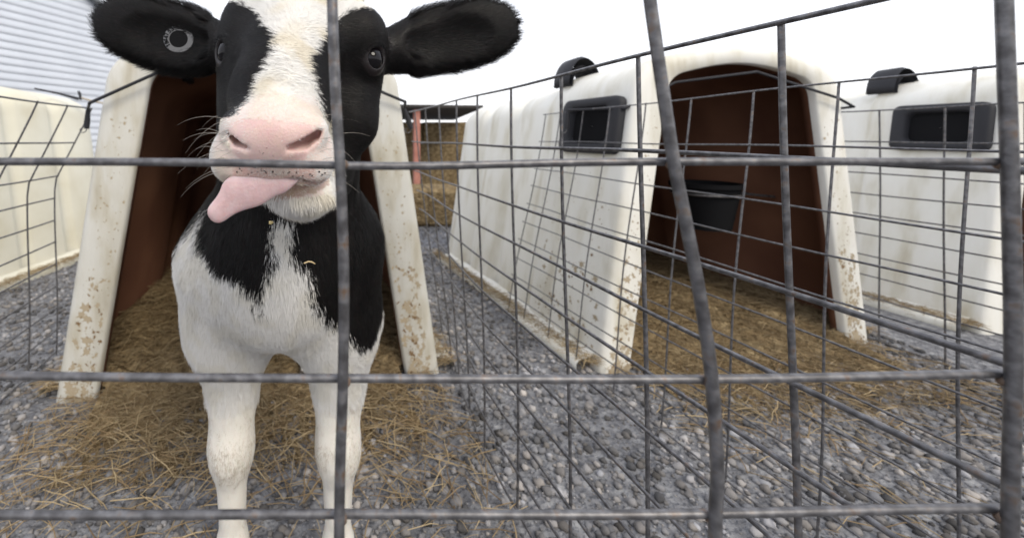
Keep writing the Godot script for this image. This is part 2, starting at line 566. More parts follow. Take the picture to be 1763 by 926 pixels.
func hair(root: Vector3, dir: Vector3, bend: Vector3, n: Vector3, length: float, width: float, c: Color) -> void:
	var side := dir.cross(n)
	if side.length() < 0.05: side = dir.cross(Vector3.UP)
	side = (side.normalized() + Vector3(rng.randf_range(-0.4, 0.4), rng.randf_range(-0.4, 0.4), rng.randf_range(-0.4, 0.4))).normalized() * width * 0.5
	var tip := root + dir * length * 0.92 + bend * length * 0.35
	var b := h_v.size()
	h_v.append(root - side); h_v.append(root + side)
	var cnt := 3
	if length < 0.0095:
		h_v.append(tip)
		h_i.append_array([b, b + 2, b + 1])
	else:
		var mid := root + dir * length * 0.5
		cnt = 5
		h_v.append(mid - side * 0.75); h_v.append(mid + side * 0.75); h_v.append(tip)
		h_i.append_array([b, b + 2, b + 1, b + 1, b + 2, b + 3, b + 2, b + 4, b + 3])
	for k in cnt:
		h_n.append(n)
		h_c.append(c)

func fur_over(g: Array, head: bool, off: Vector3, per_m2: float) -> void:
	var v: PackedVector3Array = g[0]
	var nn: PackedVector3Array = g[1]
	var ix: PackedInt32Array = g[2]
	var mid_x := -0.061
	var whorl := C(492, 68, 0.5).y
	for i in range(0, ix.size(), 3):
		var a := v[ix[i]]
		var b := v[ix[i + 1]]
		var c := v[ix[i + 2]]
		var area := (b - a).cross(c - a).length() * 0.5
		var n0 := nn[ix[i]]
		var facing := n0.dot(-a.normalized())
		if facing < -0.55: continue                 # far side of the animal: its hair is hidden by the body from anywhere near the pen's front
		var want := area * per_m2
		if head and a.z > -0.57: want *= 1.5
		if not head and a.z < -1.0: want *= 0.2
		if not head and a.z > -0.9 and a.y > -0.45: want *= 1.7
		var cnt := int(want) + (1 if rng.randf() < want - int(want) else 0)
		for k in cnt:
			var r1 := sqrt(rng.randf())
			var r2 := rng.randf()
			var p := a * (1.0 - r1) + b * (r1 * (1.0 - r2)) + c * (r1 * r2)
			var kind := coat_color(p, head)
			var n := n0
			var flow: Vector3
			var length := 0.011
			var lift := 0.42
			var width := 0.00058
			if head:
				var bald := false
				for e in eyes:
					var to: Vector3 = p - e[0]
					if to.length() < 0.0255 and to.normalized().dot(e[1].z) > 0.35: bald = true
				if bald: continue
				if kind >= 2:
					if rng.randf() < (0.985 if kind == 2 else 0.8): continue
					length = 0.0022
				var s := p.x - mid_x
				var ear := 0
				if p.z < -0.575 and s < -0.135: ear = -1
				elif p.z < -0.575 and s > 0.145: ear = 1
				if ear != 0:
					flow = Vector3(ear * 0.8, (p.y - C(0, 66, 0.605).y) * 14.0 + 0.12, 0.0)
					length = 0.013
					lift = 0.30
					if absf(n.z) < 0.75: length = 0.017 + 0.006 * rng.randf(); lift = 0.7
				else:
					flow = Vector3(clampf(s / 0.025, -1, 1) * 0.85 + rng.randf_range(-0.5, 0.5), lerpf(-0.30, 0.50, smoothstep(-0.02, 0.035, p.y - whorl)), -0.35)
					if kind == 1: length = 0.0085; lift = 0.36; width = 0.00046
					if p.z > -0.50: length = lerpf(length, 0.004, smoothstep(0.062, 0.022, p.y) * smoothstep(-0.46, -0.42, p.z))
					if p.y < C(0, 330, 0.42).y:
						flow = Vector3(s * 9.0 + 0.05, -1.0, -0.3)
						length = 0.008 + rng.randf() * 0.008
						lift = 0.35
					elif p.z < -0.6: length = 0.016
				if kind == 0 and ear == 0: length *= 0.7
			else:
				if p.y < -0.48: length = 0.0075; flow = Vector3(0, -1, 0); lift = 0.25
				else:
					flow = Vector3((p.x + 0.12) * 1.5, -0.9, -0.15)
					length = 0.016 + 0.006 * noise.get_noise_3d(p.x * 20, p.y * 20, p.z * 20)
					lift = 0.32
			flow += Vector3(noise.get_noise_3d(p.x * 45, p.y * 45, p.z * 45), noise.get_noise_3d(p.y * 45, p.z * 45, p.x * 45 + 9), 0) * 0.28
			flow -= n * flow.dot(n)
			if flow.length() < 0.02: continue
			flow = flow.normalized()
			var dir := (flow * (1.0 - lift * 0.3) + n * lift + Vector3(rng.randf_range(-1, 1), rng.randf_range(-1, 1), rng.randf_range(-1, 1)) * 0.16).normalized()
			var col: Color
			if kind == 0:
				var q := 0.004 + rng.randf() * 0.007 + (0.012 if rng.randf() < 0.05 else 0.0) + 0.005 * maxf(0.0, noise.get_noise_3d(p.x * 14, p.y * 14, p.z * 14))
				col = Color(q * 1.14, q, q * 0.96)
			else:
				var t := clampf(0.5 + noise.get_noise_3d(p.x * 22, p.y * 22, p.z * 22) * 1.6, 0, 1)
				var soil := smoothstep(0.05, 0.5, noise.get_noise_3d(p.x * 9 + 5, p.y * 5, p.z * 9) + 0.35 * noise.get_noise_3d(p.x * 60, p.y * 60, p.z * 60)) * (0.0 if head or p.y > -0.40 else 0.7)
				col = Color(0.84, 0.82, 0.78).lerp(Color(0.80, 0.74, 0.62) if head else Color(0.81, 0.78, 0.71), t * t).lerp(Color(0.36, 0.28, 0.18), soil) * rng.randf_range(0.92, 1.03)
			hair(p - off - n * 0.0004, dir, -n * 0.5 + flow * 0.4, n, length * rng.randf_range(0.65, 1.25), width, col)

func build_calf() -> void:
	var off := Vector3(-0.15, -EYE, -0.95)
	var calf := thing("calf", view * off, view.basis.get_euler().y)
	tag(calf, "black and white calf with a white blaze sticking its pink tongue out", "calf")
	field_clear()
	calf_body_field()
	chest_white = [
		at_depth([[352, 366], [338, 392], [338, 418], [352, 436], [385, 452], [425, 462], [448, 478], [456, 520], [462, 590], [470, 680], [250, 680], [250, 480], [300, 420], [335, 380]], 0.67),
		at_depth([[474, 370], [472, 410], [480, 436], [468, 460], [452, 500], [448, 560], [455, 680], [640, 680], [590, 600], [556, 556], [536, 505], [536, 476], [526, 452], [502, 438], [500, 410], [508, 370]], 0.64),
	]
	var body := nets(Vector3(-0.46, -0.87, -1.66), Vector3(0.17, 0.12, -0.58), 0.012)
	field_clear()
	eyes.clear()
	calf_head_field()
	white_face = outline([[360, -60, 0.58], [384, 3, 0.56], [424, 9], [446, 24], [462, 48], [478, 63], [472, 92], [461, 116], [441, 148], [424, 176], [404, 198], [392, 214], [392, 330], [566, 330], [570, 226], [557, 192], [546, 160], [532, 130], [527, 98], [546, 74], [562, 48], [592, 22], [634, 11], [660, 1, 0.56], [680, -60, 0.58]])
	white_chin = PackedVector2Array()
	for q in [[440, 318], [590, 296], [588, 330], [570, 352], [545, 372], [528, 395], [500, 395], [478, 375], [455, 362], [440, 350]]:
		var cp := C(q[0], q[1], 0.41)
		white_chin.append(Vector2(cp.x, cp.y))
	nose_pad = outline([[392, 232], [393, 218], [408, 209], [436, 203], [470, 206], [510, 212], [546, 219], [556, 231], [552, 246], [540, 260], [520, 276], [412, 276], [398, 252]])
	lip_skin = outline([[412, 276], [520, 276], [540, 292], [540, 309], [402, 309], [402, 292]])
	low_lip = outline([[440, 312], [500, 312], [560, 306], [566, 318], [540, 334], [500, 340], [455, 342]])
	spots.clear()
	var srng := RandomNumberGenerator.new()
	srng.seed = 5
	for s in [[411, 296, 5], [418, 293, 4], [430, 297, 5], [437, 289, 4], [444, 292, 5], [452, 290, 4], [458, 294, 5], [466, 292, 6], [470, 297, 4], [496, 296, 5], [503, 299, 5], [512, 298, 4], [519, 303, 5], [545, 300, 8], [552, 298, 7], [458, 254, 2], [447, 262, 2.5], [452, 267, 2.5], [470, 268, 2], [538, 302, 6]]:
		var h := hit(s[0], s[1])
		spots.append([h, s[2] * 0.36 / FL * 0.5])
	var head := nets(Vector3(-0.385, -0.115, -0.70), Vector3(0.26, 0.215, -0.325), 0.0025)
	print("calf verts ", body[0].size(), " ", head[0].size(), " t ", Time.get_ticks_msec())
	var v := PackedVector3Array()
	var nn := PackedVector3Array()
	var ix := PackedInt32Array()
	var cc := PackedColorArray()
	var R := [v, nn, ix, cc]
	skin_into(body, false, off, R)
	skin_into(head, true, off, R)
	obj("body", arr(R[0], R[1], R[2], R[3]), M.skin, calf)
	rng.seed = 77
	fur_over(body, false, off, 420000.0)
	fur_over(head, true, off, 1500000.0)
	print("hair triangles ", h_i.size() / 3, " t ", Time.get_ticks_msec())
	var coat := obj("coat", arr(h_v, h_n, h_i, h_c), M.fur, calf)
	coat.set_meta("kind", "stuff")
	# dark pigment flecks on nose and lip
	var pv := PackedVector3Array()
	var pn := PackedVector3Array()
	var pi := PackedInt32Array()
	var full := all_of()
	for s in spots:
		for q in 2:
			var c: Vector3 = s[0] + Vector3(srng.randfn(0, 1), srng.randfn(0, 1), 0) * s[1] * 1.5
			for it in 4: c.z += -sdf(c, full) * 0.9
			var g := Vector3(sdf(c + Vector3(0.001, 0, 0), full), sdf(c + Vector3(0, 0.001, 0), full), sdf(c + Vector3(0, 0, 0.001), full)) - Vector3.ONE * sdf(c, full)
			var nrm := g.normalized()
			var ux := nrm.cross(Vector3.UP).normalized()
			var uy := ux.cross(nrm)
			var b0 := pv.size()
			pv.append(c + nrm * 0.0005 - off)
			pn.append(nrm)
			for k in 8:
				var rr: float = s[1] * srng.randf_range(0.3, 0.75)
				var pp := c + (ux * cos(TAU * k / 8.0) + uy * sin(TAU * k / 8.0)) * rr
				pp -= nrm * sdf(pp, full)
				pv.append(pp + nrm * 0.0003 - off)
				pn.append(nrm)
			for k in 8: pi.append_array([b0, b0 + 1 + (k + 1) % 8, b0 + 1 + k])
	obj("pigment_flecks", arr(pv, pn, pi), mat(Color(0.15, 0.115, 0.115), 0.6), calf).set_meta("kind", "stuff")
	# eyes
	for e in eyes:
		var sm := SphereMesh.new()
		sm.radius = 0.0175
		sm.height = 0.035
		sm.radial_segments = 40
		sm.rings = 24
		obj("eye", sm, M.eye, calf, e[0] + e[1].z * 0.0028 - off)
	# lashes along the upper lids
	rng.seed = 40
	for e in eyes:
		var eb: Basis = e[1]
		for k in 26:
			var an := lerpf(0.35, PI - 0.35, k / 25.0) + rng.randf_range(-0.05, 0.05)
			var root: Vector3 = e[0] + eb * Vector3(cos(an) * 0.0135, sin(an) * 0.0138, 0.0155)
			var dl := (eb * Vector3(cos(an) * 0.8, 0.25 + 0.3 * sin(an), 0.75)).normalized()
			var pth := PackedVector3Array()
			var ll := rng.randf_range(0.008, 0.013)
			for q in 4:
				pth.append(root - off + dl * ll * q / 3.0 + Vector3(0, -0.25 * ll * pow(q / 3.0, 2), 0))
			obj("eyelash", tube(pth, [0.0003, 0.00026, 0.0002, 0.0001], 4), M.black, calf)
	# tongue
	field_clear()
	cap(C(408, 318, 0.370), C(506, 307, 0.370), 0.0076, 0.0040, 0.010)
	cap(C(403, 326, 0.370), C(379, 363, 0.370), 0.0080, 0.0070, 0.012)
	cap(C(478, 319, 0.370), C(438, 329, 0.370), 0.0070, 0.0110, 0.012)
	cap(C(438, 329, 0.370), C(380, 362, 0.370), 0.0110, 0.0068, 0.010)
	cap(C(450, 306, 0.370), C(480, 306, 0.370), 0.0105, 0.0085, 0.012)
	var tg := nets_flat(C(440, 318, 0.370))
	var tv: PackedVector3Array = tg[0]
	for i in tv.size():
		tv[i] -= off
	obj("tongue", arr(tv, tg[1], tg[2]), M.tongue, calf)
	# whiskers
	rng.seed = 12
	field_clear()
	calf_head_field()
	for w in 28:
		var left := w < 17
		var px := rng.randf_range(372, 398) if left else rng.randf_range(548, 572)
		var py := rng.randf_range(196, 300)
		var root := hit(px, py)
		if root.length() > 0.6: continue
		var d := Vector3(-1 if left else 1, rng.randf_range(-0.35, 0.55), rng.randf_range(-0.5, 0.2)).normalized()
		var path := PackedVector3Array()
		var ln := rng.randf_range(0.015, 0.05)
		for s in 6:
			var t := s / 5.0
			path.append(root - off + d * ln * t + Vector3(0, -0.4 * ln * t * t, -0.2 * ln * t * t))
		obj("whisker", tube(path, [0.00018, 0.00017, 0.00015, 0.00012, 0.00009, 0.00005], 4), M.whisker, calf)
	# ear tag, pinned through the calf's right ear
	field_clear()
	calf_head_field()
	var tp := hit(308, 68)
	var tagat := thing("ear_tag", view * (tp + Vector3(0, 0, 0.002)), view.basis.get_euler().y)
	tag(tagat, "round grey numbered tag pinned in the calf's black ear", "ear tag")
	var rings := []
	for q in [[0.0132, -0.002], [0.0132, 0.0012], [0.0138, 0.0018], [0.0212, 0.0018], [0.0218, 0.0012], [0.0218, -0.002], [0.0132, -0.002]]:
		var r := []
		for k in 40:
			var an := TAU * k / 40
			r.append(Vector3(cos(an) * q[0], sin(an) * q[0] * 0.9, q[1]))
		rings.append(r)
	obj("ring", loft(rings, true, true), M.taggrey, tagat)
	var hub := CylinderMesh.new()
	hub.top_radius = 0.0128
	hub.bottom_radius = 0.0128
	hub.height = 0.003
	obj("stud", hub, M.black, tagat).rotation.x = PI / 2
	for q in [["18", 208.0], ["447", 172.0], ["53", 128.0]]:
		var tm := TextMesh.new()
		var sf := SystemFont.new()
		sf.font_names = PackedStringArray(["Droid Sans"])
		sf.font_weight = 700
		tm.font = sf
		tm.text = q[0]
		tm.font_size = 32
		tm.pixel_size = 0.00026
		tm.depth = 0.0006
		var an: float = deg_to_rad(q[1])
		var o := obj("numerals", tm, M.black, tagat, Vector3(cos(an) * 0.0176, sin(an) * 0.0158, 0.0021))
		o.rotation.z = an - PI / 2
	# a stalk of straw and a crumb of grain caught in the hair
	field_clear()
	calf_body_field()
	tag(obj("grain_crumb", crumb_mesh(), mat(Color(0.72, 0.56, 0.26), 0.8), null, view * (hit(472, 376, 0.3) + Vector3(0, 0, 0.03))), "pale yellow crumb of feed stuck in the white hair of the calf's chin", "feed crumb")
	var cst := PackedVector3Array()
	for q in [[524, 449], [532, 446], [538, 447], [543, 450]]:
		cst.append(view * (hit(q[0], q[1], 0.3) + Vector3(0, 0, 0.012)))
	tag(obj("straw_stalk", tube(cst, [0.0009, 0.0011, 0.0011, 0.0007], 6), mat(Color(0.72, 0.55, 0.30), 0.7)), "short yellow straw stalk caught in the hair of the calf's chest", "straw")

func skin_into(g: Array, head: bool, off: Vector3, R: Array) -> void:
	var v: PackedVector3Array = R[0]
	var nn: PackedVector3Array = R[1]
	var ix: PackedInt32Array = R[2]
	var cc: PackedColorArray = R[3]
	skin(g, head, off, v, nn, ix, cc)
	R[0] = v
	R[1] = nn
	R[2] = ix
	R[3] = cc

# the tongue: flattened in the direction of the sight line
func nets_flat(c: Vector3) -> Array:
	var g := nets(c + Vector3(-0.06, -0.05, -0.065), c + Vector3(0.06, 0.04, 0.05), 0.002)
	var v: PackedVector3Array = g[0]
	var nn: PackedVector3Array = g[1]
	for i in v.size():
		var p := v[i]
		var along := clampf((p.x - C(500, 308, 0.37).x) / (C(379, 363, 0.37).x - C(500, 308, 0.37).x), 0, 1)
		var up := clampf((p.y - C(0, 318, 0.37).y) / 0.012, 0.0, 1.0)
		p.z = lerpf(-0.374, -0.362, along) - 0.022 * up * up + (p.z + 0.370) * 0.42
		# groove along the middle
		var mid := absf((p.y - C(0, 322, 0.37).y) * 0.80 - (p.x - C(440, 0, 0.37).x) * 0.55)
		if nn[i].z > 0.0: p.z -= 0.0016 * exp(-mid * mid / 0.000012)
		v[i] = p
		nn[i] = Vector3(nn[i].x, nn[i].y, nn[i].z / 0.42).normalized()
	return [v, nn, g[2]]

# ------------------------------------------------------------------ wire panels
const LINES := [0.96, 0.83, 0.70, 0.615, 0.53, 0.445, 0.36, 0.275, 0.19, 0.105, 0.02]

func wire_panel(called_label: String, a: Vector2, b: Vector2, stays: Array, sag: Callable, r := 0.0029, group := "welded wire pen panels") -> Node3D:
	var root := thing("wire_panel", Vector3(a.x, 0, -a.y))
	tag(root, called_label, "wire panel", group)
	var dir := Vector3(b.x - a.x, 0, -(b.y - a.y))
	var ln := dir.length()
	dir = dir / ln
	var side := dir.cross(Vector3.UP)
	for h in LINES:
		var path := PackedVector3Array()
		var ph := rng.randf() * TAU
		for s in 25:
			var t := ln * s / 24.0
			var j := Vector3(0, sin(t * 9 + ph) * 0.0016, 0)
			path.append(dir * t + Vector3(0, h, 0) + side * (sag.call(t / ln, h) + 0.001 * sin(t * 13 + ph)) + j)
		obj("line_wire", tube(path, [r], 7), M.wire, root)
	for t in stays:
		var path := PackedVector3Array()
		var ph := rng.randf() * TAU
		for s in 22:
			var h := 0.012 + (0.962 - 0.012) * s / 21.0
			path.append(dir * t + Vector3(0, h, 0) + side * (sag.call(t / ln, h) + r * 1.5) + dir * 0.002 * sin(h * 6 + ph))
		obj("stay_wire", tube(path, [r], 7), M.wire, root)
	return root

func front_panel() -> void:
	# stands square to the lens, 0.26 m off
	var root := thing("wire_panel", view * Vector3(0, -EYE, -0.26), view.basis.get_euler().y)
	tag(root, "thick wire pen front that the calf looks through, nearest the viewer", "wire panel", "welded wire pen panels")
	for h in LINES:
		var path := PackedVector3Array()
		var ph := rng.randf() * TAU
		for s in 49:
			var x := lerpf(-0.80, 0.44, s / 48.0)
			var y: float = h
			if h == 0.83:
				var px := 600 + x * FL / 0.26
				y = EYE + (236.0 - (278.0 + 8.0 * exp(-pow((px - 690) / 260.0, 2)))) * 0.26 / FL
			else: y += 0.002 * sin(x * 9 + ph)
			path.append(Vector3(x, y, 0.0016 * sin(x * 14 + ph)))
		obj("line_wire", tube(path, [0.0026], 10), M.wire, root)
	for st in [[[572, 0], [577, 150], [585, 280], [590, 400], [592, 506], [590, 650], [584, 900]], [[1106, -20], [1119, 80], [1132, 170], [1149, 280], [1171, 390], [1193, 506], [1212, 640], [1222, 800], [1218, 930]], [[-60, 0], [-58, 300], [-52, 600], [-54, 930]], [[1706, 0], [1716, 300], [1722, 600], [1716, 930]]]:
		var c := Curve3D.new()
		var pts: Array = [[st[0][0], -100]] + st + [[st[-1][0], 1500], [st[-1][0], 2400]]
		for q in pts:
			var p := C(q[0], q[1], 0.26) + Vector3(0, EYE, 0.26 + 0.0055)
			c.add_point(Vector3(p.x, p.y, p.z))
		for i in range(1, pts.size() - 1):
			var tg := (c.get_point_position(i + 1) - c.get_point_position(i - 1)) / 6.0
			c.set_point_in(i, -tg)
			c.set_point_out(i, tg)
		var run := c.tessellate_even_length(5, 0.012)
		obj("stay_wire", tube(run, [0.0035], 10), M.wire, root)
		for h in LINES:
			for k in run.size() - 1:
				if (run[k].y - h) * (run[k + 1].y - h) <= 0.0:
					var at := run[k].lerp(run[k + 1], (h - run[k].y) / (run[k + 1].y - run[k].y))
					var bead := SphereMesh.new()
					bead.radius = 0.0042
					bead.height = 0.0072
					bead.radial_segments = 10
					bead.rings = 6
					if h != 0.83: obj("weld_bead", bead, M.weld, root, at + Vector3(0.0008, -0.0015, -0.003))
					else: obj("weld_bead", bead, M.weld, root, at + Vector3(0.001, EYE + (236.0 - 283.0) * 0.26 / FL - h, -0.003))

func hook(root: Node3D, at: Vector3, lean: Vector3) -> void:
	obj("grip", tube(PackedVector3Array([at, at + lean * 0.1, at + lean * 0.7, at + lean]), [0.005, 0.008, 0.011, 0.009], 10), M.rubber, root)
	var e := at + lean
	var p := PackedVector3Array()
	for s in 9:
		var a := s / 8.0 * 4.2
		p.append(e + Vector3(-0.012 + 0.012 * cos(a), -0.012 * sin(a) - 0.008 * s / 8.0, 0))
	obj("wire_hook", tube(p, [0.0018], 6), M.wire, root)

func pen_rod(cx: float, label: String, hx := -0.67, hz := -0.22) -> void:
	var root := thing("hanger_rod", Vector3(cx, 0, -1.5))
	tag(root, label, "rod", "bent rods across the hutch fronts")
	var c := Curve3D.new()
	var pts := [Vector3(hx, 0.962, hz), Vector3(-0.515, 0.957, 0.105), Vector3(-0.313, 1.055, 0.108), Vector3(0.03, 1.10, 0.115), Vector3(0.417, 1.005, 0.105), Vector3(0.505, 0.972, 0.095), Vector3(0.545, 0.962, -0.08)]
	for p in pts: c.add_point(p)
	obj("rod", tube(c.tessellate_even_length(4, 0.02), [0.0052], 8), M.rubber, root)
	hook(root, pts[0], Vector3(-0.006, -0.08, 0.0))
	hook(root, pts[6], Vector3(0.03, -0.08, 0.0))

# ------------------------------------------------------------------ hutches
const HL := 1.48       # length

func arch(hb: float, ht: float, hs: float, ha: float, rad: float, n := 44) -> PackedVector2Array:
	# half-width at base, half-width at the shoulder, shoulder height, apex height
	var left := []
	for k in 9:
		left.append(Vector2(-lerpf(hb, ht, k / 8.0 * 0.96), hs * k / 8.0 * 0.96))
	var p0: Vector2 = left[-1]
	var p1 := Vector2(-ht, hs + rad * 0.75)
	var p2 := Vector2(-ht + rad * 1.5, hs + rad * 1.25)
	for k in range(1, 8):
		var t := k / 8.0
		left.append(p0.lerp(p1, t).lerp(p1.lerp(p2, t), t))
	left.append(p2)
	for k in range(1, 6):
		var t := k / 6.0
		left.append(Vector2(lerpf(p2.x, 0, t), lerpf(p2.y, ha, sin(t * PI / 2))))
	var out := PackedVector2Array()
	for p in left: out.append(p)
	out.append(Vector2(0, ha))
	for k in range(left.size() - 1, -1, -1): out.append(Vector2(-left[k].x, left[k].y))
	return out

func ring3(pr: PackedVector2Array, s: float) -> Array:
	var r := []
	for p in pr: r.append(Vector3(p.x, p.y, -s))
	return r

func outer(s: float, inset := 0.0) -> PackedVector2Array:
	var t := clampf(s / HL, 0, 1)
	var step := 0.03 * smoothstep(0.435, 0.465, s)
	for g in [0.80, 1.12]:
		step += 0.022 * (smoothstep(g - 0.05, g - 0.02, s) - smoothstep(g + 0.02, g + 0.05, s))
	var i := inset + step
	return arch(0.64 - i, 0.485 + 0.015 * t - i, 1.055 - 0.065 * t - i, 1.205 - 0.08 * t - i, 0.075)

func face_out(x: float, y: float) -> Vector3:
	return Vector3(x, y, 0.0)

func make_hutch() -> Node3D:
	var root := thing("calf_hutch", Vector3.ZERO)
	# shell
	var rings := []
	var ss := [0.03, 0.2, 0.42, 0.435, 0.45, 0.465, 0.48, 0.60, 0.74, 0.76, 0.78, 0.80, 0.82, 0.84, 0.86, 1.06, 1.08, 1.10, 1.12, 1.14, 1.16, 1.18, 1.36]
	for s in ss: rings.append(ring3(outer(s), s))
	for q in [[1.43, 0.012], [1.465, 0.035], [1.48, 0.075]]: rings.append(ring3(outer(q[0], q[1]), q[0]))
	var mid := []
	for p in rings[-1]: mid.append(Vector3(0, minf(p.y, 0.5), -1.482))
	rings.append(mid)
	obj("shell", loft(rings), M.plastic, root)
	# front frame: rounded outer edge, flat face, edge of the opening
	var op := arch(0.515, 0.350, 1.035, 1.135, 0.045)
	var fr := [ring3(outer(0.03), 0.032)]
	for q in [[0.015, 0.001], [0.005, 0.010], [0.0, 0.026]]: fr.append(ring3(outer(0.0, q[1]), q[0]))
	var o2 := PackedVector2Array()
	for i in op.size():
		o2.append(op[i] + (outer(0.0)[i] - op[i]) * 0.06)
	fr.append(ring3(o2, 0.0))
	fr.append(ring3(op, 0.008))
	fr.append(ring3(op, 0.028))
	obj("front_frame", loft(fr), M.plastic, root)
	# lining
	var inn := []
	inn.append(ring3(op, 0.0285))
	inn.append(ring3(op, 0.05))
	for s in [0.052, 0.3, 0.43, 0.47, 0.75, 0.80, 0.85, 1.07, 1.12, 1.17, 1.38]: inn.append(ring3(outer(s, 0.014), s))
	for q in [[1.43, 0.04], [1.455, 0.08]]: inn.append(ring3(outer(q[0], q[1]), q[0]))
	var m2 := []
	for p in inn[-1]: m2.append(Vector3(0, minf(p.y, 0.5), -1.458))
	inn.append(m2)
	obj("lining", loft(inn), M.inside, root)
	# foot flange on both sides
	for sgn in [-1.0, 1.0]:
		var lip := []
		for s in [0.04, 0.44, 0.47, 0.9, 1.40]:
			var x: float = absf(outer(s)[0].x)
			lip.append([Vector3(sgn * (x - 0.012), 0.06, -s), Vector3(sgn * (x + 0.004), 0.045, -s), Vector3(sgn * (x + 0.055), 0.034, -s), Vector3(sgn * (x + 0.065), 0.022, -s), Vector3(sgn * (x + 0.065), 0.0, -s)])
		obj("foot_flange", loft(lip), M.plastic, root)
	# side vents
	for sgn in [-1.0, 1.0]:
		var lean := Vector2(-0.155, 1.0).normalized()
		var vb := Basis(Vector3(0, 0, -1), Vector3(sgn * lean.x, lean.y, 0), Vector3(sgn * lean.y, -lean.x, 0))
		var hx := 0.64 - (0.64 - 0.485) * 0.895 / 1.04
		var vc := Vector3(sgn * (hx + 0.004), 0.895, -0.19)
		var fo := [[0.155, 0.112], [0.155, 0.112], [0.148, 0.105], [0.112, 0.082], [0.104, 0.075], [0.100, 0.071]]
		var fz := [-0.004, 0.022, 0.030, 0.030, 0.024, 0.002]
		var vr := []
		for i in fo.size():
			vr.append(rounded(fo[i][0], fo[i][1], 0.03, fz[i], vb, vc))
		var vent := obj("vent_frame", loft(vr, true), M.rubber, root)
		var pn := [rounded(0.108, 0.078, 0.02, 0.002, vb, vc), rounded(0.001, 0.001, 0.0003, 0.0, vb, vc)]
		obj("vent_flap", loft(pn, true), M.black, vent)
	# hood over the roof vent
	var hood := []
	for q in [[0.0, 1.0], [0.02, 1.08], [0.10, 1.05], [0.115, 0.92]]:
		var r := []
		for k in 13:
			var a: float = PI * k / 12.0
			r.append(Vector3(-0.40 - cos(a) * 0.082 * q[1], 1.085 + sin(a) * 0.125 * q[1], -0.36 - q[0]))
		for k in range(12, -1, -1):
			var a: float = PI * k / 12.0
			r.append(Vector3(-0.40 - cos(a) * 0.062 * q[1], 1.080 + sin(a) * 0.092 * q[1], -0.36 - q[0]))
		hood.append(r)
	obj("roof_vent", loft(hood, true), M.rubber, root)
	return root

func rounded(hx: float, hy: float, r: float, z: float, b: Basis, c: Vector3) -> Array:
	var out := []
	for q in [[1, 1, 0], [-1, 1, 1], [-1, -1, 2], [1, -1, 3]]:
		for k in 5:
			var a: float = PI / 2 * (q[2] + k / 4.0)
			out.append(c + b * Vector3(q[0] * (hx - r) + cos(a) * r, q[1] * (hy - r) + sin(a) * r, z))
	return out

func mud(root: Node3D, sd: int, count: int, m: Material, big: float, side := false) -> void:
	# dried splashes on the front frame, or low on the left side
	var r := RandomNumberGenerator.new()
	r.seed = sd
	var v := PackedVector3Array()
	var nn := PackedVector3Array()
	var ix := PackedInt32Array()
	for i in count:
		var y := pow(r.randf(), 2.6) * 0.95
		var c: Vector3
		var ux := Vector3.RIGHT
		var uy := Vector3.UP
		var n := Vector3.BACK
		if side:
			c = Vector3(-lerpf(0.64, 0.485, y / 1.055) - 0.0005, y, -r.randf_range(0.05, 0.41))
			uy = Vector3(0.147, 1, 0).normalized()
			ux = Vector3(0, 0, 1)
			n = Vector3(-1, 0.147, 0).normalized()
		else:
			var lo := lerpf(0.515, 0.350, y / 1.035) + 0.012
			var hi := lerpf(0.64, 0.485, y / 1.055) - 0.035
			c = Vector3(lerpf(lo, hi, r.randf()) * (1 if r.randf() < 0.5 else -1), y, 0.0)
		var s := 0.0007 + pow(r.randf(), 6.0) * big
		if y > 0.40: s *= 0.4
		var e := r.randf_range(0.3, 1.0)
		var rot := r.randfn(PI / 2, 0.7)
		var b := v.size()
		v.append(c + n * 0.0009)
		nn.append(n)
		for k in 12:
			var a := TAU * k / 12.0
			var q := Vector2(cos(a), sin(a) * e).rotated(rot) * s * (r.randf_range(0.35, 0.8) if k % 2 else r.randf_range(0.8, 1.5))
			if c.y + q.y < 0.002: q.y = 0.002 - c.y
			v.append(c + ux * q.x + uy * q.y + n * 0.0004)
			nn.append(n)
		for k in 12: ix.append_array([b, b + 1 + (k + 1) % 12, b + 1 + k])
	obj("mud_splashes", arr(v, nn, ix), m, root).set_meta("kind", "stuff")

# ------------------------------------------------------------------ loose stuff
func scatter(called: String, label: String, mesh: Mesh, m: Material, places: Array, cols: Array) -> void:
	var mm := MultiMesh.new()
	mm.transform_format = MultiMesh.TRANSFORM_3D
	mm.use_colors = true
	mm.mesh = mesh
	mm.instance_count = places.size()
	for i in places.size():
		mm.set_instance_transform(i, places[i])
		mm.set_instance_color(i, cols[i])
	var o := MultiMeshInstance3D.new()
	o.multimesh = mm
	o.material_override = m
	o.name = numbered(called)
	add_child(o)
	tag(o, label, called.replace("_", " "), "", "stuff")

func stone_mesh() -> Mesh:
	var st := SurfaceTool.new()
	var sm := SphereMesh.new()
	sm.radius = 0.5
	sm.height = 0.75
	sm.radial_segments = 7
	sm.rings = 3
	st.create_from(sm, 0)
	var a := st.commit_to_arrays()
	var v: PackedVector3Array = a[Mesh.ARRAY_VERTEX]
	for i in v.size():
		v[i] *= 1.0 + 0.45 * noise.get_noise_3d(v[i].x * 60, v[i].y * 60 + 7, v[i].z * 60)
	a[Mesh.ARRAY_VERTEX] = v
	var am := ArrayMesh.new()
	am.add_surface_from_arrays(Mesh.PRIMITIVE_TRIANGLES, a)
	var s2 := SurfaceTool.new()
	s2.create_from(am, 0)
	s2.deindex()
	s2.generate_normals()
	return s2.commit()

func crumb_mesh() -> Mesh:
	var m := stone_mesh()
	var a := m.surface_get_arrays(0)
	var v: PackedVector3Array = a[Mesh.ARRAY_VERTEX]
	for i in v.size(): v[i] *= 0.007
	a[Mesh.ARRAY_VERTEX] = v
	var am := ArrayMesh.new()
	am.add_surface_from_arrays(Mesh.PRIMITIVE_TRIANGLES, a)
	return am

